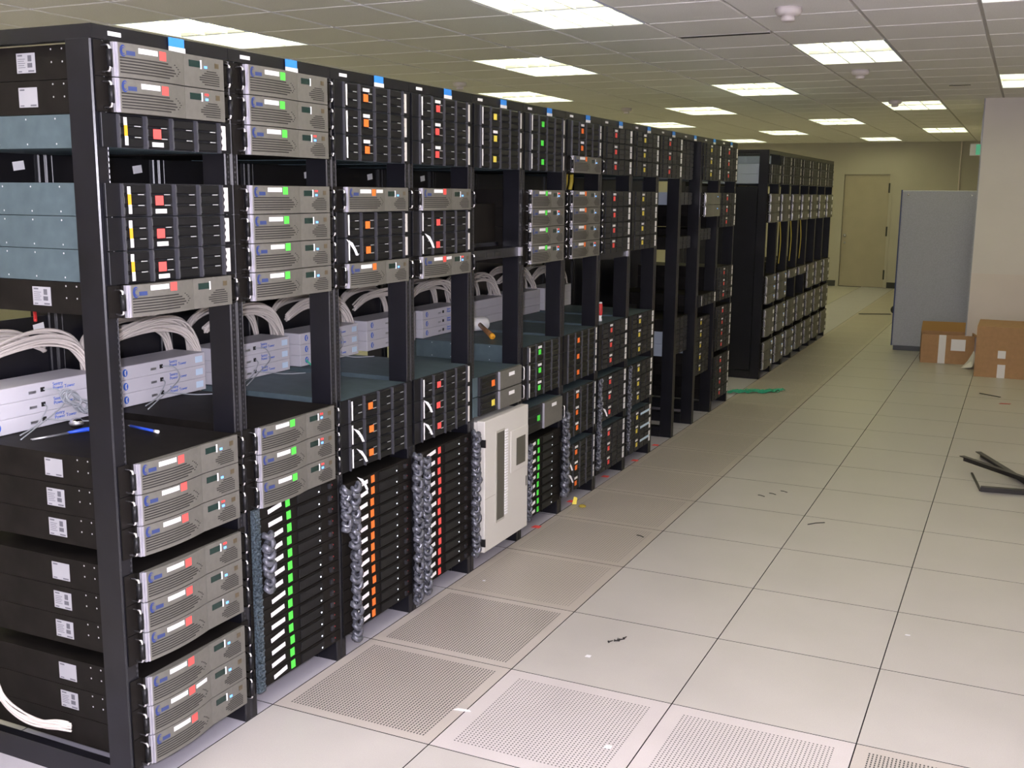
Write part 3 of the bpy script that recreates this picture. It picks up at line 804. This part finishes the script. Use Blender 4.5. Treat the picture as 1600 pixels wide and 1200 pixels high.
# ================================================================== POWER UNITS
def pdu(k, j):
    y = ry(k)
    hgt = .0476
    t = thing('power_unit', (-.585, y, zu(20) + .001 + j * hgt), f'white power distribution unit, {["bottom", "middle", "top"][j]} of the stack in {ORD[k]} rack {LR}', 'power unit', 'white power units in the long row')
    h = hgt - .0006
    put('case', cached('p_c', lambda: MB().box(-.15, 0, .06, .507, 0, h).mesh('case', 'pdu_white', bevel=.0015)), t)
    if k <= 6:
        lg = put('logo', cached('p_l', lambda: MB().poly([(.0012, .105 + .011 * math.cos(a * math.pi / 8), h * .52 + .0135 * math.sin(a * math.pi / 8)) for a in range(16)], (.002, 0, 0)).mesh('logo', 'pdu_blue')), t)
        put('logo_figure', cached('p_f', lambda: MB().poly([(.0018, .104, h * .3), (.0018, .109, h * .34), (.0018, .107, h * .55), (.0018, .111, h * .72), (.0018, .103, h * .68), (.0018, .1015, h * .5)], (.001, 0, 0)).mesh('logo_figure', 'pdu_white')), lg)
        s = put('maker_name', text_mesh('p_txt', 'Sentry\nPower Tower', .0155, 'pdu_blue'), t, (.0006, .318, h * .62))
        put('port', cached('p_p', lambda: MB().box(0, .0015, .225, .252, h * .34, h * .52).mesh('port', 'tool_metal')), t)
        put('jack', cached('p_j', lambda: MB().box(0, .0018, .270, .285, h * .36, h * .66).mesh('jack', 'port_black')), t)
        put('asset_sticker', cached('p_s', lambda: MB().box(0, .001, .455, .492, h * .25, h * .75).mesh('asset_sticker', 'pale_blue')), t)
for k in range(1, 10):
    for j in range(3): pdu(k, j)

# ================================================================== CABLES
def bundle(name, path, n, spread, r, m, label, cat='cable', group=None, flat=1.0, twist=1.2):
    pts = smooth_path(path, 7)
    mb = MB()
    rnd = random.Random(len(label) * 31 + n + int(abs(path[0][1]) * 1000))
    for s_ in range(n):
        a = rnd.uniform(0, 2 * math.pi); q = math.sqrt(rnd.random()) * spread
        tw = rnd.uniform(.3, twist); ph = rnd.uniform(0, 6)
        P = []
        for i, p in enumerate(pts):
            t = i / (len(pts) - 1)
            pinch = 0.55 + 0.45 * math.sin(math.pi * min(1, t * 1.0)) if flat == 1.0 else 1.0
            aa = a + tw * t * 2
            wob = .004 * math.sin(6 * t + ph)
            P.append((p.x + q * math.cos(aa) * .7 * pinch, p.y + wob, p.z + q * math.sin(aa) * flat * pinch + wob))
        mb.tube(P, r, 5)
    me = mb.mesh(name, m, True)
    return tag(put(name, me), label, cat, group)
for k in range(1, 10):
    y = ry(k)
    det = 22 if k <= 4 else 12
    jit = random.uniform(-.015, .015)
    bundle('cable_bundle', [(-.69, y + .11, 1.185 + jit * .4), (-.69, y + .22, 1.222), (-.685, y + .37, 1.245 + jit), (-.665, y + .475, 1.215), (-.642, y + .523, 1.13), (-.64, y + .527, 1.05), (-.64, y + .527, .99)], det, .03, .0045, 'cable_white',
           f'arching white cable bundle above the power units, {ORD[k]} rack {LR}', 'cable', 'white cable bundles above the power units')
    if k < 9:
        bundle('cable_bundle', [(-.69, y + .556, 1.02), (-.71, y + .56, 1.13), (-.742, y + .60, 1.20), (-.761, y + .72, 1.245), (-.761, y + .88, 1.25), (-.761, y + .99, 1.20), (-.761, y + 1.03, 1.12), (-.761, y + 1.035, 1.02)], det - 4, .02, .0045, 'cable_white',
               f'white cable bundle climbing from behind {ORD[k]} to {ORD[k + 1]} rack {LR}', 'cable', 'white cable bundles above the power units')
bundle('cable_bundle', [(-.755, ry(1) + .06, 1.235), (-.755, ry(1) + .2, 1.26), (-.755, ry(1) + .34, 1.245), (-.755, ry(1) + .44, 1.19)], 12, .02, .0045, 'cable_white',
       'upper loose layer of white cables over the first rack power units', 'cable', 'white cable bundles above the power units')
# thin grey leads on the power units
def lead(path, label, m='cable_grey', r=.0022, name='thin_cable', group='thin leads on the power units'):
    return tag(put(name, MB().tube(smooth_path(path, 7), r, 6).mesh(name, m, True)), label, 'cable', group)
P0 = -.583
for k in (1, 2, 3, 4):
    y = ry(k)
    zt = zu(20)
    lead([(P0, y + .28, zt + .12), (P0 + .03, y + .31, zt + .115), (P0 + .04, y + .32, zt + .07), (P0 + .07, y + .20, zt + .03), (P0 + .10, y + .10, zt + .004)], f'grey lead from the top power unit of {ORD[k]} rack {LR}')
    lead([(P0, y + .28, zt + .072), (P0 + .02, y + .27, zt + .06), (P0 + .03, y + .22, zt + .02), (P0 + .05, y + .14, zt + .004)], f'grey lead from the middle power unit of {ORD[k]} rack {LR}')
    lead([(P0, y + .28, zt + .024), (P0 + .04, y + .31, zt + .02), (P0 + .07, y + .38, zt + .006), (P0 + .12, y + .45, zt + .004)], f'grey lead from the bottom power unit of {ORD[k]} rack {LR}')
# coiled lead hanging on the first stack
mb = MB()
zt, y = zu(20), ry(1)
rc = random.Random(3)
for q in range(9):
    c = Vector((-.50 + rc.uniform(-.008, .008), y + .335, zt + .078)); pts = []
    e1 = .058 + rc.uniform(-.006, .006); e2 = .012 + rc.uniform(0, .016); tw = rc.uniform(-.3, .3)
    for i in range(25):
        a = 2 * math.pi * i / 24
        u_, v_ = e1 * math.cos(a), e2 * math.sin(a) * (.35 + abs(math.cos(a)))
        pts.append(c + Vector((.014 * math.sin(a + q) + .1 * tw * u_, .80 * u_ + .58 * v_, -.58 * u_ + .80 * v_ + tw * .01)))
    mb.tube(pts, .0024, 6, cap=False)
mb.tube([c + Vector((.018 * math.cos(a_ * .5), .011 * math.sin(a_ * .5) * .5, .016 * math.sin(a_ * .5))) for a_ in range(14)], .003, 6)
tag(put('coiled_lead', mb.mesh('coiled_lead', 'cable_grey', True)), 'coiled grey lead tied up in front of the first rack power units', 'cable')
t = thing('metal_connector', (-.47, y + .30, zt + .002), 'round shiny metal connector lying on the first rack server top', 'connector')
put('shell', MB().lathe([(.010, 0), (.017, .004), (.020, .012), (.020, .022), (.015, .030), (.006, .032)], 16).mesh('shell', 'chrome', True), t)
put('collar', MB().lathe([(.021, .012), (.0225, .014), (.0225, .020), (.021, .022)], 16).mesh('collar', 'tool_metal', True), t)
# flat white cable sweep under the first rack side
bundle('cable_bundle', [(-.56, -.655, .40), (-.52, -.65, .25), (-.497, -.645, .19), (-.435, -.64, .155), (-.36, -.635, .143), (-.30, -.625, .15), (-.26, -.615, .15)], 12, .02, .0035, 'cable_white', 'curved flat white cable bundle hanging beside the first rack base', 'cable', flat=.5)
for z, x, tip in ((.66, -.575, .03), (.40, -.60, .045)):
    lead([(x, -.64, z - .01), (x + .02, -.645, z), (x + tip, -.64, z + .006)], f'short yellow lead poking out beside {"the middle" if z > .5 else "the lower"} servers of the first rack', 'cable_yellow', .006, 'yellow_lead', None)
# braided silver-grey cable hanks beside the thin servers
def hank(yc, z0, z1, label, seed=0, x=.034, s=1.0):
    mb = MB(); rnd = random.Random(seed)
    n = max(8, int((z1 - z0) / .006)); ph0 = rnd.uniform(0, 6)
    z = z0 + .012; q = 0
    while z < z1:
        ax = rnd.uniform(-.5, .5) + (.7 if q % 2 else -.7); ay = rnd.uniform(-.3, .3); R_ = (.0165 + rnd.uniform(-.003, .004)) * s
        cx, cy = x + rnd.uniform(-.003, .004), yc + (.005 if q % 2 else -.005) * s
        for lay in (0, 1):
            P = []
            for i in range(15):
                a = 2 * math.pi * i / 14
                v = Vector((R_ * .75 * math.sin(a), R_ * math.cos(a), 0.35 * R_ * math.sin(2 * a + lay)))
                v = Matrix.Rotation(ax + lay * .5, 3, 'X') @ (Matrix.Rotation(ay, 3, 'Y') @ v)
                P.append((max(cx + v.x, x - .012), cy + v.y, z + v.z))
            mb.tube(P, .0085 * s, 7, cap=False)
        z += .023 * s + rnd.uniform(-.004, .004); q += 1
    return tag(put('cable_hank', mb.mesh('cable_hank', 'braid', True)), label, 'cable', 'braided grey cable hanks')
bt = lambda k: ry(k)
hank(bt(2) + .075, zu(7.6), zu(12.0), 'short braided grey cable hank over the green-tabbed servers', 1)
hank(bt(3) + .0, zu(9.3), zu(13.2), 'short braided grey cable hank between green-tabbed and orange-tabbed servers', 2)
hank(bt(3) + .058, zu(-.6), zu(13.0), 'long braided grey cable hank beside the orange-tabbed servers', 3)
hank(bt(4) - .008, zu(-.9), zu(13.3), 'long braided grey cable hank on the post between orange-tabbed and red-tabbed servers', 4)
hank(bt(4) + .060, zu(-.4), zu(13.0), 'long braided grey cable hank close beside the red-tabbed white tags', 5)
hank(bt(5) - .01, zu(.0), zu(13.2), 'long braided grey cable hank against the beige tape library', 6)
hank(bt(6) + .05, zu(.2), zu(9.2), 'thin braided grey cable hank between tape library and small green tabs', 7, s=.8)
hank(bt(7) + .0, zu(.4), zu(10.5), 'thick braided grey cable hank between the green tabs and orange-stickered servers', 8, s=1.1)
hank(bt(8) - .01, zu(1), zu(13), 'dull braided grey cable hank between orange-stickered and red-stickered servers', 9, s=.7)
hank(bt(9) - .01, zu(1), zu(13), 'dull braided grey cable hank between red-stickered and yellow-stickered servers', 10, s=.6)
# white paper flags and small leads on drive servers
for k, n, dy, label in ((3, 32.9, .05, 'upper orange-stickered pair of the third rack'), (3, 17.6, .07, 'middle orange-stickered server of the third rack'), (3, 15.8, .09, 'lowest drive-bay server of the third rack'), (3, 13.4, .09, 'topmost orange-tabbed thin server'),
                    (4, 33.0, .08, 'upper red-stickered pair of the fourth rack'), (4, 18.0, .06, 'middle red-stickered server of the fourth rack'), (4, 15.9, .06, 'lowest drive-bay server of the fourth rack'), (7, 2.8, .06, 'bottom orange-stickered servers'), (7, 4.4, .05, 'second lowest orange-stickered server'), (8, 9.0, .06, 'lower red-stickered servers of the eighth rack')):
    y, z = ry(k) + dy, zu(n)
    t = tag(put('cable_tie_tail', MB().poly([(.024, y, z), (.034, y + .022, z - .012), (.036, y + .043, z - .038), (.038, y + .052, z - .058), (.034, y + .045, z - .058), (.031, y + .035, z - .038), (.026, y + .015, z - .014)], (.002, 0, 0)).mesh('cable_tie_tail', 'paper')), f'curled white strap end sticking out at the {label}', 'strap', 'white strap ends on the racks')
# yellow-ish cables hanging behind row end racks
for q, yy in enumerate((.24, .31, .39)):
    lead([(-.12, ry(7) + yy, zu(38.95)), (-.125, ry(7) + yy + .01, zu(38)), (-.13, ry(7) + yy, zu(37.1))], 'yellow patch cable seen through the upper gap of the seventh rack', 'cable_yellow', .012, 'yellow_cable', 'yellow cables behind the seventh rack')
for q in range(3):
    yy = Y2 + W * (1 + q) + .02
    lead([(.02, yy, zu(31)), (.03, yy + .02, zu(27)), (.025, yy, zu(22))], 'yellow patch cable hanging down the front of the short row', 'cable_yellow', .005, 'yellow_cable', 'yellow cables on the short row')
lead([(-.62, ry(1) + .30, 1.31), (-.66, ry(1) + .33, 1.36), (-.70, ry(1) + .34, 1.375)], 'red cable glimpsed behind the first rack black server', 'cable_red', .006, 'red_cable', None)
lead([(-.55, ry(4) + .10, zu(20) - .0), (-.6, ry(4) + .10, zu(20) + .03), (-.64, ry(4) + .11, zu(20) + .004)], 'short green lead under the fourth rack power units', 'cable_green', .004, 'green_lead', None)

# ================================================================== TOOLS ON THE SERVERS
zt = zu(20)
t = thing('long_tweezers', (0, 0, zt + .004), 'thin metal tool with blue handle lying on the first rack server top', 'tool')
put('shaft', MB().tube([(-.459, -.516, .001), (-.421, -.409, .003)], [.0015, .003], 8).mesh('shaft', 'tool_metal', True), t)
put('shaft', MB().tube([(-.448, -.520, .001), (-.417, -.411, .003)], [.0015, .003], 8).mesh('shaft', 'tool_metal', True), t)
put('handle', MB().tube([(-.421, -.412, .004), (-.405, -.37, .006), (-.375, -.29, .006), (-.365, -.262, .004)], [.004, .007, .0075, .006], 10).mesh('handle', 'tool_blue', True), t)
t = thing('ballpoint_pen', (0, 0, zt + .005), 'blue pen with white end lying on the first rack server top', 'pen')
put('barrel', MB().tube([(-.335, -.239, 0), (-.215, -.261, 0)], .0045, 10).mesh('barrel', 'tool_blue', True), t)
put('end_cap', MB().tube([(-.215, -.261, 0), (-.196, -.2645, 0)], [.0052, .0055], 10).mesh('end_cap', 'paper', True), t)
put('tip', MB().tube([(-.335, -.239, 0), (-.35, -.236, 0)], [.004, .001], 8).mesh('tip', 'tool_metal', True), t)
t = thing('mallet', (0, 0, zt), 'mallet with white head and wooden handle lying behind the fifth rack', 'mallet')
put('head', MB().tube([(-.50, 2.375, .042), (-.495, 2.385, .042), (-.45, 2.47, .042), (-.445, 2.48, .042)], [.032, .038, .038, .032], 18).mesh('head', 'paper', True), t)
put('handle', MB().tube([(-.45, 2.41, .042), (-.36, 2.30, .03), (-.262, 2.18, .018)], [.012, .013, .015], 12).mesh('handle', 'wood', True), t)
put('handle_end', MB().tube([(-.262, 2.18, .018), (-.25, 2.165, .0175)], [.0155, .0155], 12).mesh('handle_end', 'amber', True), t)
t = thing('marker_tube', (-.06, ry(8) + .205, zt), 'upright red and white tube standing on the eighth rack servers', 'tube')
put('body', MB().lathe([(.012, .035), (.0145, .045), (.0145, .095), (.012, .105)], 16).mesh('body', 'cable_red', True), t)
put('nozzle', MB().lathe([(.012, .0), (.012, .012), (.009, .02), (.012, .035)], 16).mesh('nozzle', 'paper', True), t)
put('cap', MB().lathe([(.012, .105), (.012, .112), (.006, .114)], 16).mesh('cap', 'paper', True), t)

# ================================================================== FLOOR CLUTTER, BOXES, PARTITION
t = thing('office_partition', (0, 10.1, 0), 'tall grey fabric partition panel standing before the white wall corner', 'partition')
put('panel', MB().box(.905, 2.2, -.03, .03, .05, 1.79).mesh('panel', 'partition', bevel=.006), t)
put('panel_edge', MB().box(.893, .905, -.032, .032, .05, 1.795).mesh('panel_edge', 'navy'), t)
put('base_strip', MB().box(.92, 2.2, -.034, .034, .0, .05).mesh('base_strip', 'partition_base'), t)
for x in (.97, 1.62): put('screw', MB().lathe([(.011, 0), (.009, .006)], 10).mesh('screw', 'chrome', True), t, (x, -.03, 1.74), (R(90), 0, 0))
t = thing('dolly', (0.62, 14.1, 0), 'low dolly with black caster peeking out behind the grey partition', 'dolly')
put('deck', MB().box(-.06, .75, -.25, .3, .16, .19).mesh('deck', 'cardboard'), t)
for x, y_ in ((-.10, -.05), (.68, -.05), (-.10, .25), (.68, .25)):
    w = put('caster', MB().lathe([(.05, -.018), (.062, -.014), (.062, .014), (.05, .018)], 18).mesh('caster', 'rubber', True), t, (x, y_, .064), (R(90), 0, R(20)))
put('caster_fork', MB().box(-.125, -.075, -.075, -.025, .128, .16).mesh('caster_fork', 'tool_metal'), t)

def carton(x0, x1, y0, y1, h, rotz, label, opened):
    t = thing('cardboard_box', (x0, y0, 0), label, 'box', None, (0, 0, R(rotz)))
    w, dd, q = x1 - x0, y1 - y0, .006
    for a in ((0, w, 0, q, 0, h), (0, w, dd - q, dd, 0, h), (0, q, q, dd - q, 0, h), (w - q, w, q, dd - q, 0, h)):
        put('side', MB().box(*a).mesh('side', 'cardboard'), t)
    put('bottom', MB().box(q, w - q, q, dd - q, 0.0, q).mesh('bottom', 'cardboard'), t)
    return t, w, dd
t, w, dd = carton(1.285, 1.80, 9.22, 9.57, .30, 6, 'small open cardboard box with white label before the grey partition', True)
put('flap', MB().poly([(0, dd - .003, .30), (w, dd - .003, .30), (w - .01, dd + .02, .40), (.01, dd + .02, .40)], (0, -.004, 0)).mesh('flap', 'cardboard_in'), t)
put('flap', MB().poly([(w, .01, .30), (w, dd - .01, .30), (w + .10, dd - .03, .24), (w + .10, .03, .24)], (0, 0, .004)).mesh('flap', 'cardboard'), t)
put('tape', MB().box(.17, .24, -.0015, 0, .0, .30).mesh('tape', 'tape_clear'), t)
put('shipping_label', MB().box(.29, .43, -.0015, 0, .14, .26).mesh('shipping_label', 'paper'), t)
t, w, dd = carton(1.835, 2.75, 8.52, 9.2, .485, 0, 'large closed cardboard box with clear tape before the white wall', False)
put('top_flap', MB().box(0, w, 0, dd / 2 - .002, .485, .491).mesh('top_flap', 'cardboard'), t)
put('top_flap', MB().box(0, w, dd / 2 + .002, dd, .485, .491).mesh('top_flap', 'cardboard'), t)
put('tape', MB().box(.205, .275, -.0015, 0, .0, .13).mesh('tape', 'tape_clear'), t)
put('tape', MB().box(.20, .27, -.0015, 0, .19, .265).mesh('tape', 'tape_clear'), t)
tag(put('plastic_scrap', MB().poly([(1.70, 8.98, .003), (1.80, 8.95, .02), (1.83, 9.1, .10), (1.80, 9.18, .16), (1.77, 9.16, .08), (1.72, 9.10, .004)], (.004, .004, 0)).mesh('plastic_scrap', 'tape_clear')), 'crumpled clear plastic scrap between the two cardboard boxes', 'scrap')

# loose black rails on the floor
def l_rail(a, b, label):
    t = thing('metal_rail', (0, 0, 0), label, 'rail', None)
    a, b = Vector(a), Vector(b)
    put('web', MB().bar(a, b, .004, .034).mesh('web', 'rail_black'), t)
    dirn = (b - a).normalized(); side = dirn.cross(Vector((0, 0, 1))).normalized()
    put('flange', MB().bar(a + side * .016 + Vector((0, 0, .017)), b + side * .016 + Vector((0, 0, .017)), .036, .004).mesh('flange', 'rail_black'), t)
def ext(a, b, s): return tuple(a[i] + (b[i] - a[i]) * s for i in range(3))
l_rail((1.94, 4.60, .060), ext((1.94, 4.60, .060), (2.29, 4.215, .060), 1.9), 'black metal rail lying across two other rails on the floor')
l_rail((2.03, 4.96, .018), ext((2.03, 4.96, .018), (2.29, 4.35, .018), 1.3), 'black floor rail on the cardboard box side, under a crossing rail')
l_rail((2.065, 4.02, .018), ext((2.065, 4.02, .018), (2.30, 4.055, .018), 2.6), 'black floor rail with a thin strip at its end')
tag(put('thin_strip', MB().bar((2.0, 4.44, .006), (2.065, 4.03, .006), .012, .01).mesh('thin_strip', 'rail_black')), 'short thin black strip joining two loose floor rails', 'strip')

# small things on the floor
def screw(x, y, a, label):
    t = thing('screw', (x, y, .004), label, 'screw', 'loose screws on the floor', (0, 0, R(a)))
    put('shank', cached('sc1', lambda: MB().tube([(0, 0, 0), (.018, 0, 0)], [.0026, .0018], 8).mesh('shank', 'rail_black', True)), t)
    put('head', cached('sc2', lambda: MB().tube([(-.004, 0, 0), (.0, 0, 0)], [.0052, .0038], 10).mesh('head', 'rail_black', True)), t)
for q, (x, y, a) in enumerate(((.849, .992, 60), (.866, 1.012, 10), (.874, 1.022, 110), (.880, 1.030, 40), (.890, 1.05, 80))):
    screw(x, y, a, 'small black screw in the cluster on a plain floor tile')
def scrap(x, y, pts, m, label, cat='scrap', name='paper_scrap', group=None, z=.0015):
    return tag(put(name, MB().poly([(x + a, y + b, z + .0015) for a, b in pts], (0, 0, .0015)).mesh(name, m)), label, cat, group)
sq = lambda s, k=1.0: [(-s, -s * k), (s, -s * .8 * k), (s * .9, s * k), (-s * .8, s * .9 * k)]
scrap(.823, .835, sq(.010), 'paper', 'tiny white paper scrap below the cluster of screws')
scrap(1.126, .235, sq(.011), 'paper', 'tiny white paper scrap on a perforated floor tile')
scrap(.109, 1.37, sq(.006), 'paper', 'tiny white speck on the perforated tile beside the racks')
scrap(.60, .245, [(-.03, -.01), (-.02, .006), (.02, .012), (.03, .004), (0, -.006)], 'paper', 'thin white scrap lying over the joint of perforated tiles')
scrap(1.89, 1.587, sq(.010, .5), 'paper', 'tiny white chip on a plain tile beside a long joint')
for x, y, w_ in ((.531, 2.30, 'beside a perforated tile corner'), (.92, 3.33, 'longest of three near the aisle centre'), (.97, 3.40, 'middle one of three near the aisle centre'), (1.02, 3.48, 'faintest of three near the aisle centre')):
    tag(put('wire_clipping', MB().tube([(x - .02, y + .008, .002), (x, y, .004), (x + .022, y - .01, .002)], .002, 6).mesh('wire_clipping', 'cable_black', True)), f'short dark wire clipping on the floor, {w_}', 'wire clipping')
tag(put('wire_clipping', MB().tube([(1.265, 2.89, .002), (1.30, 2.93, .004), (1.34, 2.965, .002)], .0026, 6).mesh('wire_clipping', 'cable_black', True)), 'longer dark wire clipping alone on a plain tile', 'wire clipping')
for q, (x, y) in enumerate(((-.004, 2.20), (-.02, 2.72), (-.04, 3.32), (-.01, 3.79), (-.025, 4.27))):
    scrap(x, y, sq(.022), 'red', f'red square sticker on the floor in front of {["sixth", "seventh", "eighth", "ninth", "tenth"][q]} rack {LR}', 'sticker', 'floor_sticker', 'red stickers on the floor')
mb = MB(); mb.tube([(.074 + .017 * math.cos(a * math.pi / 8), 2.652 + .017 * math.sin(a * math.pi / 8), .005) for a in range(17)], .004, 6, cap=False)
tag(put('cable_ring', mb.mesh('cable_ring', 'cable_yellow', True)), 'small yellow ring lying on a perforated floor tile', 'ring')
tag(put('yellow_tab', MB().poly([(.008, 2.665, .003), (.028, 2.675, .003), (.024, 2.70, .034), (.008, 2.695, .04)], (.002, .002, 0)).mesh('yellow_tab', 'yellow')), 'small folded yellow tag leaning at the foot of the seventh rack', 'tag')
mb = MB(); rnd = random.Random(5)
for s_ in range(9):
    P = []
    for i in range(14):
        t_ = i / 13
        P.append((-.06 + .40 * t_ + rnd.uniform(-.02, .02), 6.50 + .26 * t_ + rnd.uniform(-.07, .07), .006 + .02 * rnd.random()))
    mb.tube(smooth_path(P, 3), .004, 5)
tag(put('cable_tangle', mb.mesh('cable_tangle', 'cable_green', True)), 'loose tangle of green cable on the floor between the rack rows', 'cable')
scrap(2.13, 7.1, [(-.035, -.03), (.05, -.01), (.06, .02), (-.02, .01)], 'cable_red', 'flat orange-red scrap on the floor before the large cardboard box')
tag(put('floor_strip', MB().bar((1.93, 7.52, .004), (2.10, 7.40, .004), .012, .006).mesh('floor_strip', 'rail_black')), 'thin dark strip on the floor before the large cardboard box', 'strip')
tag(put('floor_strip', MB().bar((.05, 13.75, .006), (.47, 13.95, .006), .05, .010).mesh('floor_strip', 'rail_black')), 'thin dark strip on the floor beside the dolly caster', 'strip')
